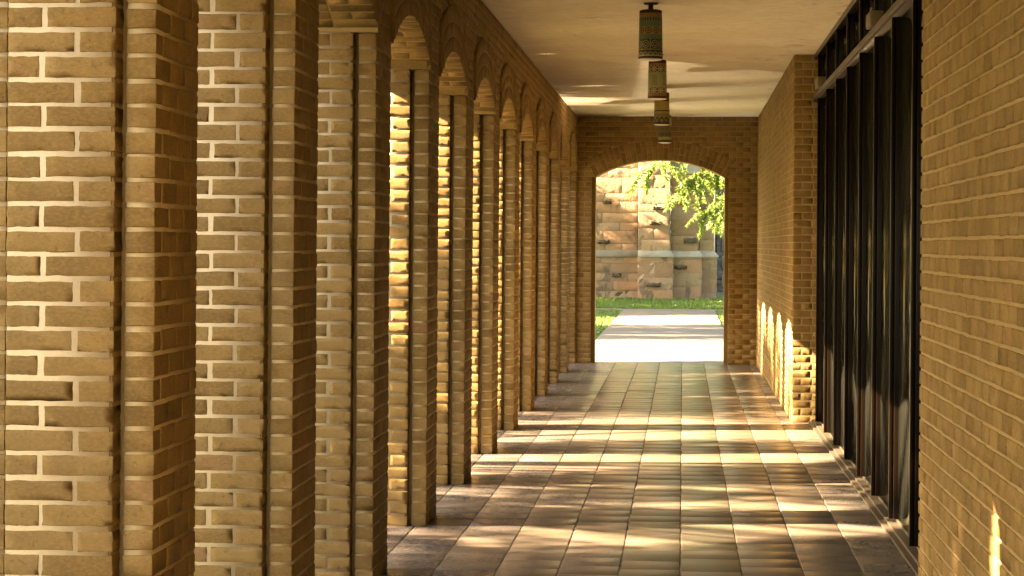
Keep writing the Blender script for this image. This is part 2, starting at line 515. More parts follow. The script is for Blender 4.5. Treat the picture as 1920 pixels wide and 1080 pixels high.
def arch_mesh():
    mb = MB()
    us = np.linspace(-BAYH_IN, BAYH_IN, 41)
    zi = zin(us)
    # soffit backing from outer face to ring face
    for i in range(40):
        mb.quad((XO, us[i], zi[i] + .004), (PROUD - .004, us[i], zi[i] + .004), (PROUD - .004, us[i+1], zi[i+1] + .004), (XO, us[i+1], zi[i+1] + .004), 1)
    th0 = math.asin(BAYH_IN / RIN)
    for s in (-1, 1):       # short vertical piece under the curve, and the little ledge over the corridor leaf
        y = s * BAYH_IN
        mb.quad((XO, y + s*.004, SPR), (PROUD - .004, y + s*.004, SPR), (PROUD - .004, y + s*.004, float(zin(BAYH_IN)) + .004), (XO, y + s*.004, float(zin(BAYH_IN)) + .004), 1)
        mb.quad((XO, y, SPR + .001), (PROUD - .003, y, SPR + .001), (PROUD - .003, s * (BAYH + 0.07), SPR + .001), (XO, s * (BAYH + 0.07), SPR + .001), 0, 0.3)
    # soffit bricks
    nb = int(2 * th0 * RIN / CRS); dth = 2 * th0 / nb
    for i in range(nb):
        th = -th0 + (i + 0.5) * dth
        n = np.array((0, -math.sin(th), -math.cos(th))); v = np.array((0, math.cos(th), -math.sin(th)))
        p = np.array((0, RIN * math.sin(th), ZC + RIN * math.cos(th)))
        if i % 2: sp = [(XO, XO + .095), (XO + .107, XO + .302), (XO + .314, XO + .409), (XO + .421, PROUD)]
        else: sp = [(XO, XO + .195), (XO + .207, XO + .302), (XO + .314, PROUD)]
        c = [p + np.array(((a + b) / 2, 0, 0)) + n * (-0.004) for a, b in sp]
        studs(mb, c, [(b - a) / 2 for a, b in sp], CRS / 2 - 0.006, (1, 0, 0), v, n, h=0.004, bev=0.002)
    # face rings
    ub = np.linspace(-BAYH, BAYH, 45)
    zb = np.where(np.abs(ub) <= BAYH_IN, zin(ub), SPR); zt = zout(ub)
    xf = PROUD - 0.004
    for i in range(44):
        z0a, z0b = zb[i], zb[i+1]
        mb.quad((xf, ub[i], z0a), (xf, ub[i+1], z0b), (xf, ub[i+1], zt[i+1]), (xf, ub[i], zt[i]), 1)
        mb.quad((xf, ub[i], zt[i]), (xf, ub[i+1], zt[i+1]), (-.03, ub[i+1], zt[i+1]), (-.03, ub[i], zt[i]), 0, 0.2)
    for s in (-1, 1):
        mb.quad((xf, s*BAYH, SPR), (xf, s*BAYH, float(zout(BAYH))), (-.03, s*BAYH, float(zout(BAYH))), (-.03, s*BAYH, SPR), 0, 0.2)
    def clampf(P):
        P = P.copy(); P[:, :, 1] = np.clip(P[:, :, 1], -BAYH + .001, BAYH - .001)
        P[:, :, 2] = np.maximum(P[:, :, 2], SPR + .001)
        return P
    tho = 0.62
    for k in range(3):
        r = RIN + 0.004 + 0.049 + 0.0985 * k
        nn = int(2 * tho * r / CRS); d = 2 * tho / nn
        th = -tho + (np.arange(nn) + 0.5) * d
        keep = np.abs(r * np.sin(th)) < BAYH - 0.008
        th = th[keep]
        c = np.stack([np.full(len(th), xf), r * np.sin(th), ZC + r * np.cos(th)], 1)
        U = np.stack([np.zeros(len(th)), np.cos(th), -np.sin(th)], 1)
        V = np.stack([np.zeros(len(th)), np.sin(th), np.cos(th)], 1)
        studs(mb, c, d * r / 2 - 0.0055, 0.0435, U, V, (1, 0, 0), h=0.004, bev=0.002, clampf=clampf, back=0.003)
    return mb
arch_me = [arch_mesh().mesh('arch', BT) for _ in range(2)]
ARCHES = [P0 + PITCH * (n + 0.5) for n in range(-2, NP)]
for i, y in enumerate(ARCHES):
    o = bpy.data.objects.new('arch', arch_me[i % 2]); COL.objects.link(o); o.parent = arcade; o.location = (0, y, 0)

# wall over the arches
sp = MB()
Y0, Y1 = P0 - 2 * PITCH - JH, YEND
ys = []
for y in ARCHES:
    ys += list(y + np.linspace(-BAYH_IN, BAYH_IN, 25))
def zbot(y):
    for a in ARCHES:
        if abs(y - a) <= BAYH_IN + 1e-6: return float(zin(y - a)) + 0.006
    return SPR + 0.003
cols = sorted(set([Y0] + [round(y, 5) for y in ys] + [Y1]))
for a, b in zip(cols[:-1], cols[1:]):
    if b - a < 1e-4: continue
    m = (a + b) / 2
    za, zb_ = (zbot(a), zbot(b)) if any(abs(m - q) <= BAYH_IN for q in ARCHES) else (SPR + .003,) * 2
    for x, mt in ((-0.006, 1), (XO, 0)):
        sp.quad((x, a, za), (x, b, zb_), (x, b, CEIL + .1), (x, a, CEIL + .1), mt)
    sp.quad((XO, a, za), (-0.006, a, za), (-0.006, b, zb_), (XO, b, zb_), 0)
sp.quad((XO, Y0, SPR), (-.006, Y0, SPR), (-.006, Y0, CEIL + .1), (XO, Y0, CEIL + .1), 0)
def forb(z):
    out = []
    for a in ARCHES:
        if z < float(zout(BAYH)): w = BAYH - 0.004
        elif z < ZC + ROUT: w = math.sqrt(ROUT ** 2 - (z - ZC) ** 2) - 0.004
        else: continue
        out.append((a - w, a + w))
    return out
brick_face(sp, bond(Y0, Y1, SPR, CEIL, forb), (-0.006, 0, 0), (0, 1, 0), (1, 0, 0), h=0.006)
sp.obj('spandrel', BT, arcade)

# ------------------------------------------------------------------ END WALL with the wide arch
CX, EH_IN, EH = -0.33, 0.928, 0.985
EAP, ESP = 2.928, 2.68
ER = (EH_IN ** 2 + (EAP - ESP) ** 2) / (2 * (EAP - ESP)); EZC = EAP - ER
endw = empty('end_wall', (CX, YEND, 0))
tag(endw, 'shadowed brick wall closing the far end, pierced by one wide segmental arch', 'wall')
EX0, EX1 = XO + XC - CX, 7.0 - CX
def ez(u): return EZC + np.sqrt(ER ** 2 - np.asarray(u, float) ** 2)
mb = MB()
EB = 0.10            # front leaf thickness
us = np.linspace(-EH_IN, EH_IN, 33); zz = ez(us)
# front leaf: mortar ground
def slab(y, half, x0, x1, mt, n):
    f = (lambda a, b, c, d: mb.quad(a, b, c, d, mt)) if n < 0 else (lambda a, b, c, d: mb.quad(d, c, b, a, mt))
    f((x0, y, 0), (-half, y, 0), (-half, y, ESP), (x0, y, ESP)); f((half, y, 0), (x1, y, 0), (x1, y, ESP), (half, y, ESP))
    f((x0, y, ESP), (-EH_IN, y, ESP), (-EH_IN, y, CEIL + .1), (x0, y, CEIL + .1))
    f((EH_IN, y, ESP), (x1, y, ESP), (x1, y, CEIL + .1), (EH_IN, y, CEIL + .1))
    for i in range(32):
        f((us[i], y, zz[i]), (us[i+1], y, zz[i+1]), (us[i+1], y, CEIL + .1), (us[i], y, CEIL + .1))
slab(0.005, EH, EX0, EX1, 1, -1)
slab(0.42, EH_IN, EX0, EX1, 0, 1)
for s in (-1, 1):
    mb.quad((s*EH, .005, 0), (s*EH, EB, 0), (s*EH, EB, ESP), (s*EH, .005, ESP), 0, .4)
    mb.quad((s*EH, EB, 0), (s*(EH + .05), EB, 0), (s*(EH + .05), EB, ESP), (s*EH, EB, ESP), 0, .2)
    mb.quad((s*EH, EB + .03, 0), (s*(EH + .05), EB + .03, 0), (s*(EH + .05), EB + .03, ESP), (s*EH, EB + .03, ESP), 0, .2)
    mb.quad((s*(EH + .05), EB, 0), (s*(EH + .05), EB + .03, 0), (s*(EH + .05), EB + .03, ESP), (s*(EH + .05), EB, ESP), 1)
    mb.quad((s*EH_IN, EB + .03, 0), (s*EH, EB + .03, 0), (s*EH, EB + .03, ESP), (s*EH_IN, EB + .03, ESP), 0, .4)
    mb.quad((s*EH_IN, EB + .03, 0), (s*EH_IN, .42, 0), (s*EH_IN, .42, ESP), (s*EH_IN, EB + .03, ESP), 0, .5)
    mb.quad((s*EH_IN, .003, ESP), (s*(EH + .05), .003, ESP), (s*(EH + .05), .42, ESP), (s*EH_IN, .42, ESP), 0, .3)
for i in range(32):
    mb.quad((us[i], .003, zz[i]), (us[i+1], .003, zz[i+1]), (us[i+1], .42, zz[i+1]), (us[i], .42, zz[i]), 0, float(RNG.random()))
RD = 0.272
def eforb(z):
    out = []
    if z < ESP: out.append((-EH, EH))
    else:
        th = math.asin(EH_IN / ER)
        zk = EZC + (ER + RD) * math.cos(th)
        if z > zk:
            if z < EZC + ER + RD:
                w = math.sqrt((ER + RD) ** 2 - (z - EZC) ** 2); out.append((-w - .006, w + .006))
        else:
            w = (z - EZC) * math.tan(th); out.append((-w - .006, w + .006))
    return out
brick_face(mb, bond(XC - CX - 0.02, XR - CX + 0.25, 0, CEIL, eforb, phase=0.06), (0, 0.005, 0), (1, 0, 0), (0, -1, 0), h=0.006)
mb.obj('brick_face', BT, endw)
ring = MB()
th0 = math.asin(EH_IN / ER)
def vous(r, hv, nn, th0=th0):
    d = 2 * th0 / nn; th = -th0 + (np.arange(nn) + .5) * d
    c = np.stack([r * np.sin(th), np.full(nn, .004), EZC + r * np.cos(th)], 1)
    U = np.stack([np.cos(th), np.zeros(nn), -np.sin(th)], 1); V = np.stack([np.sin(th), np.zeros(nn), np.cos(th)], 1)
    studs(ring, c, d * r / 2 - .006, hv, U, V, (0, -1, 0), h=0.008, bev=0.003)
nv = 27
d_ = 2 * th0 / nv
for i in range(nv):
    a = -th0 + (i + .5) * d_
    seq = [(ER + .004, ER + .088), (ER + .100, ER + RD)] if i % 2 else [(ER + .004, ER + .172), (ER + .184, ER + RD)]
    for (r0, r1) in seq:
        r = (r0 + r1) / 2
        c = [(r * math.sin(a), .004, EZC + r * math.cos(a))]
        studs(ring, c, d_ * r / 2 - .006, (r1 - r0) / 2, (math.cos(a), 0, -math.sin(a)), (math.sin(a), 0, math.cos(a)), (0, -1, 0), h=0.008, bev=0.003, back=0.004)
# mortar bed of the ring
an = np.linspace(-th0, th0, 41)
for a, b in zip(an[:-1], an[1:]):
    P = lambda r, t: (r * math.sin(t), .002, EZC + r * math.cos(t))
    ring.quad(P(ER + .002, a), P(ER + .002, b), P(ER + RD + .004, b), P(ER + RD + .004, a), 1)
ring.obj('arch_ring', BT, endw)

# ------------------------------------------------------------------ RIGHT HAND BRICK WALLS
YG0, YG1 = 9.91, 21.25
nw = MB()
nw.quad((0.006, -4, 0), (0.006, YG0 - .006, 0), (0.006, YG0 - .006, CEIL + .1), (0.006, -4, CEIL + .1), 1)
nw.quad((0.006, YG0 - .006, 0), (0.32, YG0 - .006, 0), (0.32, YG0 - .006, CEIL + .1), (0.006, YG0 - .006, CEIL + .1), 1)
brick_face(nw, bond(-4, YG0, 0, CEIL, phase=.03), (0.006, 0, 0), (0, 1, 0), (-1, 0, 0), h=0.006, jit=0.0016)
brick_face(nw, bond(0.004, 0.32, 0, CEIL), (0, YG0 - .006, 0), (1, 0, 0), (0, 1, 0), h=0.006)
nw.quad((0.32, -4, 0), (0.32, YG0, 0), (0.32, YG0, CEIL + .1), (0.32, -4, CEIL + .1), 0)
o = nw.obj('brick_wall', BT, None, (XR, 0, 0))
tag(o, 'plain buff brick wall at the right edge, nearest the viewer, before the dark glazing', 'wall')
fw = MB()
fw.quad((0.006, YG1 + .006, 0), (0.006, YEND, 0), (0.006, YEND, CEIL + .1), (0.006, YG1 + .006, CEIL + .1), 1)
fw.quad((0.006, YG1 + .0022, 0), (0.45, YG1 + .0022, 0), (0.45, YG1 + .0022, CEIL + .1), (0.006, YG1 + .0022, CEIL + .1), 1)
brick_face(fw, bond(YG1 + .002, YEND, 0, CEIL, phase=.0), (0.006, 0, 0), (0, 1, 0), (-1, 0, 0), h=0.006)
# pilaster end: headers and stretcher rows like the photo
c, h = [], []
for k in range(49):
    z = (k + .5) * CRS
    segs = [(0.002, .078), (.09, .185), (.197, .39)] if k % 2 else [(0.002, .17), (.182, .39)]
    for a, b in segs: c.append(((a + b) / 2, YG1 + .046, z)); h.append(((b - a) / 2, .045, (CRS - .013) / 2))
boxes(fw, c, h, .0015, 0, None, (3, 1, 2), (.0007, .0001, .0007))
o = fw.obj('brick_wall', BT, None, (XR, 0, 0))
tag(o, 'far brick wall on the right between dark glazing and end wall, its end face sunlit', 'wall')

# ------------------------------------------------------------------ GLAZED WALL
win = empty('window_wall', (1.27, YG0, 0))
tag(win, 'dark floor to ceiling glazed wall with deep bronze mullions on the right', 'window')
LEN = YG1 - YG0
TZ0, TZ1 = 3.095, 3.165
ms = MB()
for (a, b, z0, z1) in ((-.055, .40, 0.004, .022), (-.02, .40, .022, .04), (.03, .40, .04, .058)):
    ms.box((a, 0.0, z0), (b, LEN, z1), 0, .5, .003)
ms.obj('sill', ALU, win)
mt = MB()
mt.box((-.03, 0, TZ0 + .012), (.10, LEN, TZ1 - .012), 0, .5, .003)
mt.box((-.012, 0, TZ0), (.12, LEN, TZ0 + .012)); mt.box((-.012, 0, TZ1 - .012), (.12, LEN, TZ1))
mt.obj('transom', ALU, win)
mh = MB(); mh.box((-.02, 0, CEIL - .05), (.13, LEN, CEIL - .002), 0, .5, .003); mh.obj('head_rail', BRONZE, win)
MY = [20.75 - 1.222 * i for i in range(9)]
def mull(z0, z1, low):
    m = MB()
    m.box((-.016, -.014, z0), (.012, .014, z1), 0, .5, .002)
    m.box((.012, -.026, z0), (.100, .026, z1), 0, .5, .002)
    m.box((.100, -.021, z0), (.14, .021, z1), 0, .5, .002)
    return m.mesh('mullion', [BRONZE])
mlo = mull(.058, TZ0, True); mhi = mull(TZ1, CEIL - .05, False)
gl = MB(); gl.box((.040, -.583, .058), (.048, .583, TZ0))
gl_me = gl.mesh('glass_pane', [GLASS])
gh = MB(); gh.box((.040, -.583, TZ1), (.048, .583, CEIL - .05))
gh_me = gh.mesh('upper_pane', [GLASS])
def part(name, me, parent, loc):
    o = bpy.data.objects.new(name, me); COL.objects.link(o); o.parent = parent; o.location = loc; return o
for i, y in enumerate(MY):
    m = part('mullion', mlo, win, (0, y - YG0, 0))
    part('upper_mullion', mhi, win, (0, y - YG0, 0))
    if y - .62 > YG0 + .5:
        part('glass_pane', gl_me, win, (0, y - .611 - YG0, 0)); part('upper_pane', gh_me, win, (0, y - .611 - YG0, 0))
for y in (20.45, 14.75):
    b = MB(); b.box((-.05, -.16, TZ1 + .002), (.05, .16, TZ1 + .10), 0, .5, .01)
    b.obj('ledge_block', BEIGE, win, (0, y - YG0, 0))

# room behind the glass
rm = MB()
rm.quad((1.40, -4, .003), (6.8, -4, .003), (6.8, YEND, .003), (1.40, YEND, .003))
rm.quad((6.8, -4, 0), (6.8, YEND, 0), (6.8, YEND, CEIL + .1), (6.8, -4, CEIL + .1))
rm.quad((1.4, -4, 0), (6.8, -4, 0), (6.8, -4, CEIL + .1), (1.4, -4, CEIL + .1))
rm.quad((1.5, YG0 - .02, 0), (6.8, YG0 - .02, 0), (6.8, YG0 - .02, CEIL), (1.5, YG0 - .02, CEIL))
rm.quad((1.51, YG1 + .03, 0), (6.8, YG1 + .03, 0), (6.8, YG1 + .03, CEIL), (1.51, YG1 + .03, CEIL))
tag(rm.obj('interior_wall', ROOM), kind='structure')

# ------------------------------------------------------------------ FLOOR, CEILING
fl = MB()
fl.quad((XC + XO - .02, -4, -.006), (XR + .4, -4, -.006), (XR + .4, YEND + .42, -.006), (XC + XO - .02, YEND + .42, -.006), 1)
joints = [-2.07, -1.86]
x = -1.86
c, h, ax, tn = [], [], [], []
xs = [-2.06, -1.60, -1.28, -0.955, -0.635, -0.318, 0.0, 0.318, 0.64, 0.955, 1.29]
COLT = [.02, .10, .22, .36, .46, .70, .82, .52, .40, .28]
for ci, (a, b) in enumerate(zip(xs[:-1], xs[1:])):
    y = -4 + random.uniform(0, .3)
    while y < YEND + .40:
        L = random.choice([.305, .305, .305, .31, .30, .305, .46])
        y2 = min(y + L, YEND + .42)
        j = .004 + random.uniform(0, .003)
        c.append(((a + b) / 2, (y + y2) / 2, -.012)); h.append(((b - a) / 2 - j, max((y2 - y) / 2 - .0032, .01), .012))
        rx, ry = random.gauss(0, .0006), random.gauss(0, .0007)
        ax.append(np.array(Matrix.Rotation(rx, 3, 'X') @ Matrix.Rotation(ry, 3, 'Y')).T)
        tn.append(min(max(random.gauss(COLT[ci], .09), 0), .92) if random.random() > .06 else 1.0)
        y = y2
boxes(fl, c, h, .0014, 0, np.array(tn), (2, 2, 1), .00015, np.array(ax))
tag(fl.obj('floor', [SLATE, GROUT]), kind='structure')
ce = MB()
ce.box((XC + .0, -4.2, CEIL), (7.0, YEND + .0, CEIL + .28))
tag(ce.obj('ceiling', PLASTER), kind='structure')
rf = MB(); rf.box((XC + XO - .12, -4.4, CEIL + .29), (7.2, YEND + .5, CEIL + .45))
tag(rf.obj('flat_roof', CONC), 'flat concrete roof slab over the brick arcade walk', 'roof')

# ------------------------------------------------------------------ PENDANT LAMPS
def shade_material(name, bands, trims):
    """bands: (z0, z1, colour, pattern, colour2, count) in shade height 0..1"""
    n = NT(name); s = n.sep(n.coord('Object'))
    ang = n.math('MULTIPLY', n.math('ARCTAN2', s[1], s[0]), 1 / (2 * math.pi))
    z = n.math('DIVIDE', s[2], 0.37)
    col = None
    for (z0, z1, c1, pat, c2, cnt) in bands:
        c = c1
        if pat:
            cell = n.math('SUBTRACT', n.math('FRACT', n.math('ADD', n.math('MULTIPLY', ang, float(cnt)), 50.0)), 0.5)
            v = n.math('DIVIDE', n.math('SUBTRACT', z, (z0 + z1) / 2), (z1 - z0))
            if pat == 'tick':
                m = n.math('LESS_THAN', n.math('ABSOLUTE', cell), 0.24)
                m = n.math('MULTIPLY', m, n.math('LESS_THAN', n.math('ABSOLUTE', v), 0.36))
            elif pat == 'ring':
                d = n.math('SQRT', n.math('ADD', n.math('MULTIPLY', cell, cell), n.math('MULTIPLY', v, v)))
                m1 = n.math('LESS_THAN', n.math('ABSOLUTE', n.math('SUBTRACT', d, 0.36)), 0.065)
                m2 = n.math('LESS_THAN', d, 0.16)
                m = n.math('MAXIMUM', m1, m2)
            elif pat == 'star':
                av, ac = n.math('ABSOLUTE', v), n.math('ABSOLUTE', cell)
                m1 = n.math('LESS_THAN', n.math('ABSOLUTE', n.math('SUBTRACT', av, ac)), 0.055)
                m2 = n.math('LESS_THAN', n.math('MINIMUM', av, ac), 0.035)
                m3 = n.math('LESS_THAN', n.math('ABSOLUTE', n.math('SUBTRACT', n.math('ADD', av, ac), 0.42)), 0.05)
                m = n.math('MAXIMUM', n.math('MAXIMUM', m1, m2), m3)
            elif pat == 'lattice':
                av, ac = n.math('ABSOLUTE', v), n.math('ABSOLUTE', cell)
                d = n.math('SQRT', n.math('ADD', n.math('MULTIPLY', cell, cell), n.math('MULTIPLY', v, v)))
                m1 = n.math('LESS_THAN', n.math('ABSOLUTE', n.math('SUBTRACT', d, 0.36)), 0.045)
                m2 = n.math('GREATER_THAN', ac, 0.455)
                m3 = n.math('LESS_THAN', n.math('ABSOLUTE', n.math('SUBTRACT', d, 0.17)), 0.04)
                m = n.math('MAXIMUM', n.math('MAXIMUM', m1, m2), m3)
            else:
                d = n.math('SQRT', n.math('ADD', n.math('MULTIPLY', cell, cell), n.math('MULTIPLY', n.math('ADD', v, 0.4), n.math('ADD', v, 0.4))))
                m = n.math('LESS_THAN', n.math('ABSOLUTE', n.math('SUBTRACT', d, 0.38)), 0.1)
            c = n.mix(m, c1, c2)
        if col is None: col = n.mix(0.0, c, c)
        else:
            inb = n.math('MULTIPLY', n.math('GREATER_THAN', z, z0), n.math('LESS_THAN', z, z1))
            col = n.mix(inb, col, c)
    wv = n.noise(n.coord('Object'), 60, 4, .7)
    col = n.mix(n.ramp(wv, [(.4, 0.0), (.8, .35)]), col, (0.08, 0.05, 0.02))
    n.set(Base_Color=col, Roughness=0.7)
    return n.mat
DK, GOLD, TEAL, CRM, OLV, ORG = (.026, .014, .007), (.34, .22, .065), (.11, .18, .095), (.5, .42, .25), (.32, .30, .12), (.32, .15, .045)
BASE = (0, 1, GOLD, None, None, 0)
SH = [
 shade_material('teal_gold_shade', [BASE, (0, .05, DK, None, 0, 0), (.05, .075, CRM, None, 0, 0), (.075, .18, (.05, .045, .018), 'arch', OLV, 14), (.18, .195, OLV, None, 0, 0),
   (.195, .40, (.035, .026, .012), 'lattice', (.30, .27, .14), 8), (.40, .50, TEAL, None, 0, 0), (.50, .66, GOLD, 'ring', (.10, .065, .02), 9),
   (.66, .76, TEAL, None, 0, 0), (.76, .86, (.20, .20, .10), 'tick', DK, 26), (.86, .94, ORG, None, 0, 0), (.94, 1.01, DK, None, 0, 0)], 0),
 shade_material('pale_green_star_shade', [BASE, (0, .06, (.06, .02, .01), None, 0, 0), (.06, .12, ORG, None, 0, 0), (.12, .28, (.085, .06, .024), 'star', (.5, .44, .26), 8),
   (.28, .68, (.36, .35, .16), 'tick', (.26, .28, .12), 5), (.68, .86, (.085, .06, .024), 'star', (.5, .44, .26), 8), (.86, .92, ORG, None, 0, 0), (.92, 1.01, DK, None, 0, 0)], 0),
 shade_material('gold_arcade_shade', [BASE, (0, .07, DK, None, 0, 0), (.07, .34, (.22, .18, .065), 'arch', (.035, .03, .012), 10), (.34, .41, OLV, None, 0, 0), (.41, .44, DK, None, 0, 0),
   (.44, .73, (.40, .30, .10), None, 0, 0), (.73, .76, DK, None, 0, 0), (.76, .86, GOLD, 'ring', DK, 16), (.86, 1.01, (.09, .035, .015), None, 0, 0)], 0),
 shade_material('pale_olive_shade', [BASE, (0, .09, DK, None, 0, 0), (.09, .2, OLV, None, 0, 0), (.2, .38, (.15, .12, .05), 'ring', (.04, .035, .015), 12), (.38, .62, (.2, .17, .07), 'lattice', (.07, .055, .02), 10),
   (.62, .92, (.44, .39, .2), None, 0, 0), (.92, 1.01, DK, None, 0, 0)], 0)]
LBL = ['nearest and largest of the hanging cylinder lamps, banded teal, gold and black lattice',
       'pale green cylinder lamp with a star band at top and bottom, second from the viewer',
       'gold cylinder lamp with a row of dark arches, third along the ceiling',
       'farthest and smallest cylinder lamp, pale olive above a dark patterned band']
for i in range(4):
    y = 16.75 + 4.52 * i
    L = empty('pendant_lamp', (-0.255, y, CEIL))
    tag(L, LBL[i], 'lamp', 'patterned cylinder lamps hanging in a row from the ceiling')
    m = MB(); m.lathe([(.0005, -.012), (.05, -.012), (.058, -.002), (.058, 0)], 28); m.obj('canopy', IRON, L, smooth=True)
    m = MB(); m.lathe([(.0195, -.06), (.0195, -.010)], 16); m.obj('stem', IRON, L, smooth=True)
    m = MB(); m.lathe([(.0195, .375), (.070, .375), (.0835, .370), (.0855, .366), (.0868, .335), (.0925, .01), (.0925, 0.0), (.0895, 0.0), (.0835, .36)], 40)
    o = m.obj('lamp_shade', SH[i], L, (0, 0, -.428), smooth=True)
    m = MB(); m.lathe([(.0002, -.014), (.05, -.012), (.085, -.006), (.0905, 0), (.0905, .004), (.0002, .006)], 40); m.obj('diffuser', WHITE, L, (0, 0, -.4285), smooth=True)

# ------------------------------------------------------------------ OUTSIDE GROUND
g = MB()
g.quad((-220, -150, -.06), (220, -150, -.06), (220, 320, -.06), (-220, 320, -.06))
tag(g.obj('lawn', TURF), kind='structure')
p = MB()
yy = YEND + .42
p.box((-1.56, yy, -.12), (.86, 58.6, -.035))
while yy < 58.5:
    y2 = min(yy + 1.52, 58.6)
    p.box((-1.56 + random.uniform(-.01, .01), yy + .007, -.10), (.86 + random.uniform(-.01, .01), y2 - .007, -.02 + random.uniform(-.003, .003)), 0, .5, .006)
    yy = y2
tag(p.obj('path', CONC), kind='structure')
p = MB(); p.box((-9, 58.62, -.10), (9, 59.3, -.018))
tag(p.obj('cross_path', CONC), kind='structure')
p = MB(); p.box((-19, -45, -.10), (-3.5, YEND + .4, -.03))  # unseen paving, added to bounce sunlight onto the ceiling and piers
tag(p.obj('bounce_pavement', BOUNCE_PAVING), kind='structure')

def blades(n, xr, yr, hmin, hmax, w=.006):
    x = RNG.uniform(*xr, n); y = RNG.uniform(*yr, n); hh = RNG.uniform(hmin, hmax, n)
    a = RNG.uniform(0, math.pi, n); lx, ly = RNG.normal(0, .35, n) * hh, RNG.normal(0, .35, n) * hh
    dx, dy = np.cos(a) * w, np.sin(a) * w
    z = np.full(n, -.062)
    P = np.stack([np.stack([x - dx, y - dy, z], 1), np.stack([x + dx, y + dy, z], 1),
                  np.stack([x + dx * .3 + lx, y + dy * .3 + ly, z + hh], 1), np.stack([x - dx * .3 + lx, y - dy * .3 + ly, z + hh], 1)], 1)
    return P.reshape(-1, 3), np.arange(n * 4).reshape(-1, 4), np.repeat(RNG.random(n), 4)
gm = MB()
for args in ((22000, (-3.6, 3.0), (59.35, 69.2), .04, .09, .012), (3500, (-3.5, 2.6), (68.0, 69.3), .06, .14, .012), (9000, (-3.4, -1.6), (36, 58.5), .03, .07, .009), (3000, (.9, 2.4), (40, 58.5), .04, .10, .009)):
    v, q, t = blades(*args); gm.add(v, q, 0, t)
tag(gm.obj('grass', GRASS), 'short green grass along the path and under the stone wall', 'grass', kind='stuff')

# ------------------------------------------------------------------ STONE CHURCH
church = empty('stone_church', (-1, 69.6, 0))
tag(church, 'pale rock faced sandstone church wall with stepped buttresses seen through the end arch', 'church')
def stone_face(mb, x0, x1, y, z0, z1, rows=None, side=None, rough=.016):
    """rock faced ashlar on a plane facing -Y (local coords)"""
    z = z0
    k = 0
    while z < z1 - .05:
        hh = random.choice([.26, .30, .36, .42, .50])
        if z + hh > z1 - .12: hh = z1 - z
        x = x0
        while x < x1 - .01:
            w = random.uniform(.45, 1.15)
            if x + w > x1 - .3: w = x1 - x
            nx, nz = max(4, int(w / .075)), max(4, int(hh / .07))
            gx, gz = np.meshgrid(np.linspace(0, 1, nx + 1), np.linspace(0, 1, nz + 1))
            e = np.minimum(np.minimum(gx * w, (1 - gx) * w), np.minimum(gz * hh, (1 - gz) * hh))
            prof = np.clip(e / .05, 0, 1)
            nzv = np.zeros_like(gx)
            for o_ in (1, 2, 4):
                ph = RNG.uniform(0, 6.28, 3)
                nzv += (np.sin(gx * w * 6 * o_ + ph[0] + 2 * np.sin(gz * hh * 5 * o_ + ph[1])) * np.cos(gz * hh * 7 * o_ + ph[2])) / o_
            bulge = random.uniform(.2, 1.6)
            dep = prof * (rough * bulge + rough * .55 * nzv) + RNG.normal(0, .004, gx.shape)
            X = x + .006 + gx * (w - .012); Z = z + .006 + gz * (hh - .012)
            V = np.stack([X, y - np.maximum(dep, -.01), Z], -1).reshape(-1, 3)
            idx = np.arange((nx + 1) * (nz + 1)).reshape(nz + 1, nx + 1)
            q = np.stack([idx[:-1, :-1], idx[:-1, 1:], idx[1:, 1:], idx[1:, :-1]], -1).reshape(-1, 4)
            mb.add(V, q, 0, float(RNG.random()))
            x += w
        z += hh; k += 1
def stone_mass(name, x0, x1, y, depth, z0, zl, z1, mats=(STONE, STONEJ), step=.10):
    """a stretch of wall: plinth (z0..zl) standing 'step' further out than the wall above"""
    mb = MB()
    for (za, zb, yy, xa, xb) in ((z0, zl, y - step, x0, x1 + step), (zl, z1, y, x0, x1)):
        mb.box((xa, yy + .012, za), (xb, yy + depth, zb), 1)
        stone_face(mb, xa, xb, yy + .01, za, zb)
        # return face to the right, as rock faced blocks turned 90 degrees
        s = MB(); stone_face(s, 0, min(depth, 3), 0, za, zb)
        for v, q, t in zip(s.v, s.q, s.t):
            W = np.stack([xb - .01 - v[:, 1], yy + v[:, 0], v[:, 2]], 1)
            mb.add(W, q - q.min(), 0, t)
    return mb.obj(name, list(mats), church)
ZL = 1.38
# local origin x=-1, y=69.6
stone_mass('nave_wall', -13, -.42, -.25, 22, -.1, ZL, 10)
stone_mass('buttress', -.40, .60, -.75, 2.5, -.1, ZL, 10)
stone_mass('buttress', .62, 1.50, -.35, 2.2, -.1, ZL, 4.0)
stone_mass('buttress', 1.52, 1.98, .05, 2.0, -.1, ZL, 10)
def ledge(x0, x1, y, step=.10):
    m = MB(); ya = y - step - .05; yb = y - .0
    m.add([(x0, ya, ZL), (x1 + step + .05, ya, ZL), (x1 + .02, yb, ZL + .16), (x0, yb, ZL + .16),
           (x0, ya, ZL - .05), (x1 + step + .05, ya, ZL - .05), (x1 + step + .05, yb + .4, ZL - .05), (x1 + step + .05, yb + .4, ZL), (x1 + .02, yb + .4, ZL + .16)],
          [(0, 1, 2, 3), (4, 5, 1, 0), (5, 6, 7, 1), (1, 7, 8, 2)])
    return m.obj('string_course', LEDGE, church)
ledge(-13, -.42, -.25); ledge(-.40, .60, -.75); ledge(.62, 1.50, -.35); ledge(1.52, 1.98, .05)
cap = MB()
cap.add([(.60, -.42, 4.0), (1.53, -.42, 4.0), (1.53, .3, 4.8), (.60, .3, 4.8), (.60, -.42, 3.95), (1.53, -.42, 3.95), (1.53, .3, 3.95), (.6, .3, 3.95)],
        [(0, 1, 2, 3), (4, 5, 1, 0), (5, 6, 2, 1), (7, 4, 0, 3)])
cap.obj('buttress_cap', LEDGE, church)

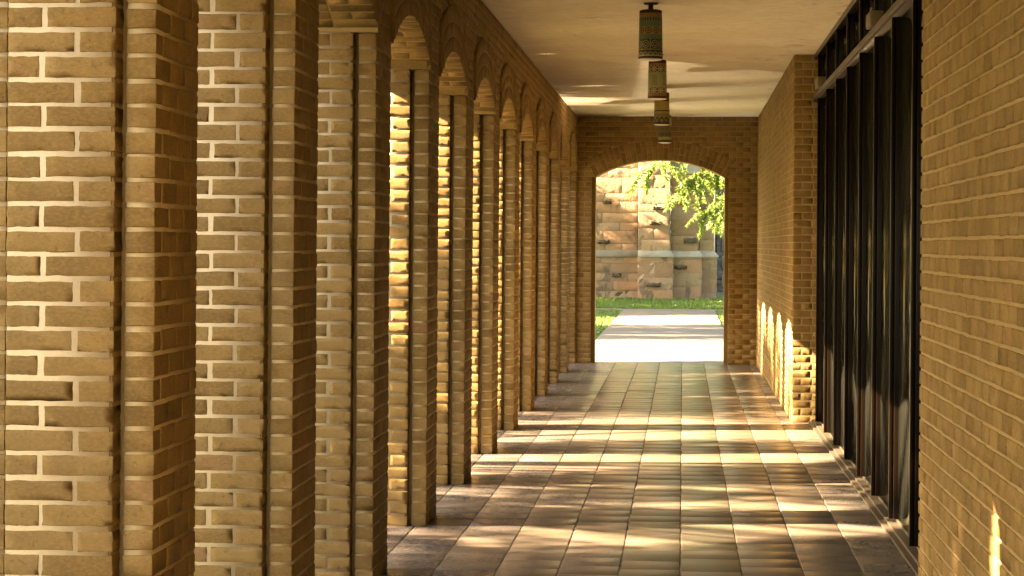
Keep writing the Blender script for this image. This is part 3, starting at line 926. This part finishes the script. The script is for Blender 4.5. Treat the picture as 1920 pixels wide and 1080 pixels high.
for (x, z, y) in ((-2.39, 3.05, 69.34), (-2.49, 1.80, 69.34), (-.76, 2.88, 68.84), (-.87, 2.41, 68.84), (.25, 1.86, 69.24), (-.9, .46, 68.74), (-.05, 1.02, 69.14), (-2.1, .75, 69.24)):
    m = MB(); boxes(m, [(0, 0, 0)], [(random.uniform(.12, .22), .07, random.uniform(.04, .075))], .03, 0, np.array([.0]), (5, 2, 3), .016)
    m.obj('projecting_stone', SOOT, church, (x + 1, y - 69.6, z))

wing = empty('distant_building', (2.6, 84, 0))
tag(wing, 'grey stone building with dark windows farther back at the right of the end arch', 'building')
mb = MB(); mb.box((-1.3, .02, -.1), (14, 6, 11), 1); stone_face(mb, -1.3, 3, 0, -.1, 11, rough=.05); mb.obj('wall', [GREYST, GREYST], wing)
for z in (.15, .85, 1.5):
    for x in (-.75, .6):
        f = MB(); f.box((x - .35, -.10, z), (x + .35, -.03, z + .45), 0, .5, .01); fo = f.obj('window', LEDGE, wing)
        f = MB(); f.box((x - .29, -.115, z + .05), (x + .29, -.102, z + .40)); f.obj('pane', VOID, fo)

# ------------------------------------------------------------------ TREES
def leaf_cloud(mb, cen, dirs, L, W, tone=None):
    """leaf quads: cen (n,3), dirs (n,3) length axis"""
    n = len(cen)
    d = dirs / np.linalg.norm(dirs, axis=1, keepdims=True)
    r = RNG.normal(0, 1, (n, 3)); s = np.cross(d, r); s /= np.linalg.norm(s, axis=1, keepdims=True)
    L = np.broadcast_to(L, n)[:, None]; W = np.broadcast_to(W, n)[:, None]
    P = np.stack([cen, cen + d * L * .45 + s * W * .5, cen + d * L, cen + d * L * .45 - s * W * .5], 1)
    mb.add(P.reshape(-1, 3), np.arange(4 * n).reshape(-1, 4), 0, np.repeat(RNG.random(n) if tone is None else tone, 4))

SLITS = [(8.55, .36, .74), (7.52, .20, .78)]      # (y, z0, z1) on the right hand wall
def in_gap(P):
    t = (XR - P[:, 0]) / math.cos(SUN_T)
    y = P[:, 1] + t * math.sin(SUN_T); z = P[:, 2] - t * math.tan(SUN_EL)
    g = np.zeros(len(P), bool)
    for (a, z0, z1) in SLITS: g |= (np.abs(y - a) < .17) & (z > z0 - .12) & (z < z1 + .12)
    return g
def shade_tree(loc, label, clumps, trunk_h, seed):
    """clumps: (x,y,z,r,count) relative to loc"""
    rs = random.Random(seed)
    t = empty('shade_tree', loc)
    tag(t, label, 'tree', 'shade trees beside the arcade')
    w = MB()
    w.tube([(0, 0, -.2), (.05, .03, 1.0), (.0, .1, trunk_h * .6), (.1, .0, trunk_h)], [.34, .26, .22, .16], 10)
    for (x, y, z, r, c) in clumps:
        w.tube([(.05, .05, trunk_h * rs.uniform(.6, .95)), (x * .5, y * .5, z * .55 + trunk_h * .35), (x, y, z)], [.11, .07, .02], 6)
    w.obj('trunk', BARK, t)
    m = MB()
    for (x, y, z, r, c) in clumps:
        d = RNG.normal(0, 1, (c, 3)); d /= np.linalg.norm(d, axis=1, keepdims=True)
        pos = d * (r * RNG.random(c) ** .45)[:, None] * np.array((1.0, 1.0, .75)) + np.array((x, y, z))
        pos = pos[~in_gap(pos + np.array(loc))]; c = len(pos)
        leaf_cloud(m, pos, RNG.normal(0, 1, (c, 3)) + np.array((0, 0, -.6)), RNG.uniform(.12, .22, c), RNG.uniform(.06, .11, c))
    m.obj('crown', LEAF, t)
    return t
def clumpset(ys, zs, n, r, cnt, seed, dx=2.0):
    rs = random.Random(seed)
    return [(rs.uniform(-dx, dx), rs.uniform(*ys), rs.uniform(*zs), rs.uniform(r * .6, r * 1.2), cnt) for _ in range(n)]
TX = -12.5
rs_ = random.Random(5)
OFF = math.tan(SUN_T) * (-TX - 1.8)
near, mid, far = [], [], []
for k in range(340):
    near.append((rs_.uniform(-2, 2), rs_.uniform(-1.0, 9.8) - 2.5, rs_.uniform(2.6, 12.6), rs_.uniform(.7, 1.15), 420))
for n in range(2, 7):                       # bays in the middle of the walk: foliage thins towards the far side of each
    a = P0 + PITCH * n
    for k in range(28 if n < 4 else 15):
        near_side = k < (25 if n < 4 else 16)
        y = a + (rs_.uniform(-.2, 1.55 if n < 4 else 1.2) if near_side else rs_.uniform(1.3, 2.2)) - OFF
        z = rs_.uniform(5.0, 10.4 if n < 5 else 8.6)
        mid.append((rs_.uniform(-1.6, 1.6), y - 15.5, z, rs_.uniform(.32, .52), 150 if near_side else 60))
for k in range(300):
    far.append((rs_.uniform(-2, 2), rs_.uniform(21.6, 32.0) - OFF - 24.5, rs_.uniform(2.4, 8.6), rs_.uniform(.5, .9), 300))
for k in range(30):
    far.append((rs_.uniform(-1.6, 1.6), rs_.uniform(28.7, 30.1) - 24.5, rs_.uniform(8.2, 9.9), rs_.uniform(.4, .6), 220))
shade_tree((TX, 2.5, 0), 'broad leafy tree standing left of the nearest piers', near, 5.0, 1)
shade_tree((TX, 15.5, 0), 'thin leafy tree standing left of the middle piers', mid, 4.6, 2)
shade_tree((TX, 24.5, 0), 'leafy tree standing left of the farthest piers', far, 4.8, 3)
shade_tree((TX, 40.5, 0), 'wide leafy tree standing beyond the arcade beside the path', clumpset((-3.0, 5.0), (5.0, 11.5), 110, 1.0, 480, 4), 5.0, 4)
shade_tree((TX, 60.5, 0), 'tall leafy tree standing left of the church wall', clumpset((-9.0, 7.5), (5.2, 9.3), 190, 1.0, 480, 5), 5.0, 5)

shade_tree((-24.0, 46.5, 0), 'unseen leafy tree added out on the lawn to shade the grass', clumpset((-6.5, 7.0), (4.5, 11.0), 90, 1.1, 420, 6, 3.5), 5.0, 6)  # extra tree out of view, keeps sun off lawn that lights the ceiling

# drooping tree to the right of the path, its sprays hang into the arch
dt = empty('drooping_tree', (5.0, 55.5, 0))
tag(dt, 'tree with bright lime green drooping leaves hanging into the far arch from the right', 'tree')
tw = MB()
tw.tube([(0, 0, -.2), (-.1, .05, 1.5), (-.2, 0, 3.2), (-.5, .1, 5.0)], [.28, .22, .18, .12], 10)
lv = MB()
def spray(p0, p1, sag, nt, tl, r0=.035):
    """a branch from p0 to p1 with nt hanging twigs of length tl carrying leaves"""
    p0, p1 = np.array(p0, float), np.array(p1, float)
    pts = [p0 + (p1 - p0) * t + np.array((0, 0, -sag * t * t + sag * .5 * math.sin(math.pi * t))) for t in np.linspace(0, 1, 9)]
    tw.tube(pts, np.linspace(r0, .008, 9), 6)
    for i in range(nt):
        t = random.uniform(.15, 1.0)
        k = min(int(t * 8), 7); f = t * 8 - k
        a = pts[k] * (1 - f) + pts[k + 1] * f
        L = tl * random.uniform(.5, 1.1)
        ddx, ddy = random.gauss(0, .28), random.gauss(0, .3)
        tp = [a + np.array((ddx * s, ddy * s, -L * (s ** 1.25) + .08 * math.sin(s * 3.1))) for s in np.linspace(0, 1, 5)]
        tw.tube(tp, [.007, .006, .005, .004, .002], 4)
        nl = int(210 * L / .5)
        s = RNG.random(nl); kk = np.minimum((s * 4).astype(int), 3); ff = (s * 4 - kk)[:, None]
        T = np.array(tp); base = T[kk] * (1 - ff) + T[kk + 1] * ff
        leaf_cloud(lv, base, RNG.normal(0, .55, (nl, 3)) + np.array((0, 0, -.75)), RNG.uniform(.08, .16, nl), RNG.uniform(.018, .032, nl))
spray((-1.0, 0, 5.6), (-6.2, -.5, 3.75), .35, 34, .62)
spray((-.8, .2, 5.2), (-5.3, .3, 3.2), .3, 22, .50)
spray((-.9, -.2, 5.0), (-4.3, -.3, 3.75), .2, 30, .60)
spray((-.6, 0, 4.4), (-4.1, -.6, 3.05), .2, 44, .70)
spray((-.5, 0, 4.0), (-3.95, .2, 2.60), .2, 26, .48)
spray((-.7, .3, 4.7), (-4.4, .5, 2.75), .2, 46, .62)
spray((-.7, .1, 4.9), (-4.9, .0, 3.55), .2, 46, .55)
spray((-.5, 0, 4.6), (-2.6, .6, 3.9), .2, 40, .9)
spray((-.5, 0, 5.0), (2.6, .6, 4.4), .2, 40, .9)
spray((-.5, 0, 5.0), (.6, -1.6, 4.4), .2, 40, .9)
for i in range(10):
    a = random.uniform(0, 6.28); spray((-.5, .1, 4.9), (-.5 + 2.4 * math.cos(a), .1 + 2.4 * math.sin(a), 6.2 + random.uniform(-.4, .6)), .1, 26, .9)
rs_ = random.Random(8)
for k in range(230):  # unseen overhead canopy, added to block skylight over the path and church
    cx, cy, cz = rs_.uniform(-10.5, 4), rs_.uniform(-17, 11), rs_.uniform(7.2, 11.5)
    r = rs_.uniform(.8, 1.5); n_ = 330
    dd = RNG.normal(0, 1, (n_, 3)); dd /= np.linalg.norm(dd, axis=1, keepdims=True)
    leaf_cloud(lv, dd * (r * RNG.random(n_) ** .45)[:, None] + np.array((cx, cy, cz)), RNG.normal(0, 1, (n_, 3)) + np.array((0, 0, -.6)), RNG.uniform(.16, .3, n_), RNG.uniform(.07, .13, n_))
for k in range(14):
    tw.tube([(-.4, .1, 4.6), (rs_.uniform(-4, 2), rs_.uniform(-7, 5), 6.6), (rs_.uniform(-9, 4), rs_.uniform(-15, 10), 9)], [.1, .07, .02], 6)
tw.obj('trunk', BARK, dt); lv.obj('crown', LIME, dt)

# ------------------------------------------------------------------ LIGHT
w = bpy.data.worlds.new('World'); S.world = w; w.use_nodes = True
nt = w.node_tree; nt.nodes.clear()
sky = nt.nodes.new('ShaderNodeTexSky'); sky.sky_type = 'NISHITA'; sky.sun_disc = False
sky.sun_elevation = SUN_EL; sky.sun_rotation = math.pi + (math.pi / 2 - SUN_T)
sky.air_density = 1.0; sky.dust_density = 2.5; sky.ozone_density = 0.6
bg = nt.nodes.new('ShaderNodeBackground'); bg.inputs[1].default_value = 0.055
ow = nt.nodes.new('ShaderNodeOutputWorld')
nt.links.new(sky.outputs[0], bg.inputs[0]); nt.links.new(bg.outputs[0], ow.inputs[0])
ld = bpy.data.lights.new('sun', 'SUN'); ld.energy = 5.0; ld.angle = R(0.53); ld.color = (1.0, 0.81, 0.61)
lo = bpy.data.objects.new('sun', ld); COL.objects.link(lo)
d = Vector((math.cos(SUN_T) * math.cos(SUN_EL), math.sin(SUN_T) * math.cos(SUN_EL), -math.sin(SUN_EL)))
lo.rotation_euler = d.to_track_quat('-Z', 'Y').to_euler(); lo.location = (-20, 5, 20)

# ------------------------------------------------------------------ CAMERA
cd = bpy.data.cameras.new('camera'); co = bpy.data.objects.new('camera', cd); COL.objects.link(co)
cd.sensor_width = 36; FPX = 4107.0; cd.lens = 36 * FPX / 1920
cd.clip_start = .05; cd.clip_end = 1000
YAW, ROLL = math.atan(320 / FPX), R(0.40)
# yaw to the left, then roll about the view axis; a small lens shift keeps the uprights parallel
M = Matrix.Rotation(YAW, 4, 'Z') @ Matrix.Rotation(math.pi / 2, 4, 'X') @ Matrix.Rotation(ROLL, 4, 'Z')
M.translation = (0, 0, EYE)
co.matrix_world = M
# vanishing point of the corridor must fall on (1280, 460) of 1920x1080
vx, vy = 320.0, 0.0
rx = vx * math.cos(ROLL) + vy * math.sin(ROLL); ry = -vx * math.sin(ROLL)
cd.shift_x = (rx - 320.0) / 1920; cd.shift_y = (ry - 80.0) / 1920
S.camera = co

S.view_settings.view_transform = 'Standard'; S.view_settings.look = 'None'
S.view_settings.exposure = 4.4; S.view_settings.gamma = 1.0
S.view_settings.use_white_balance = True
S.view_settings.white_balance_temperature = 8000
S.cycles.max_bounces = 10; S.cycles.diffuse_bounces = 3; S.cycles.glossy_bounces = 4
S.cycles.transparent_max_bounces = 12
S.cycles.caustics_reflective = False; S.cycles.caustics_refractive = False
S.cycles.use_denoising = True
from bpy_extras.object_utils import world_to_camera_view as wv
S.render.resolution_x, S.render.resolution_y = 1920, 1080
bpy.context.view_layer.update()
q = wv(S, co, Vector((0, 1e5, EYE))); print('VP', q.x * 1920, (1 - q.y) * 1080)
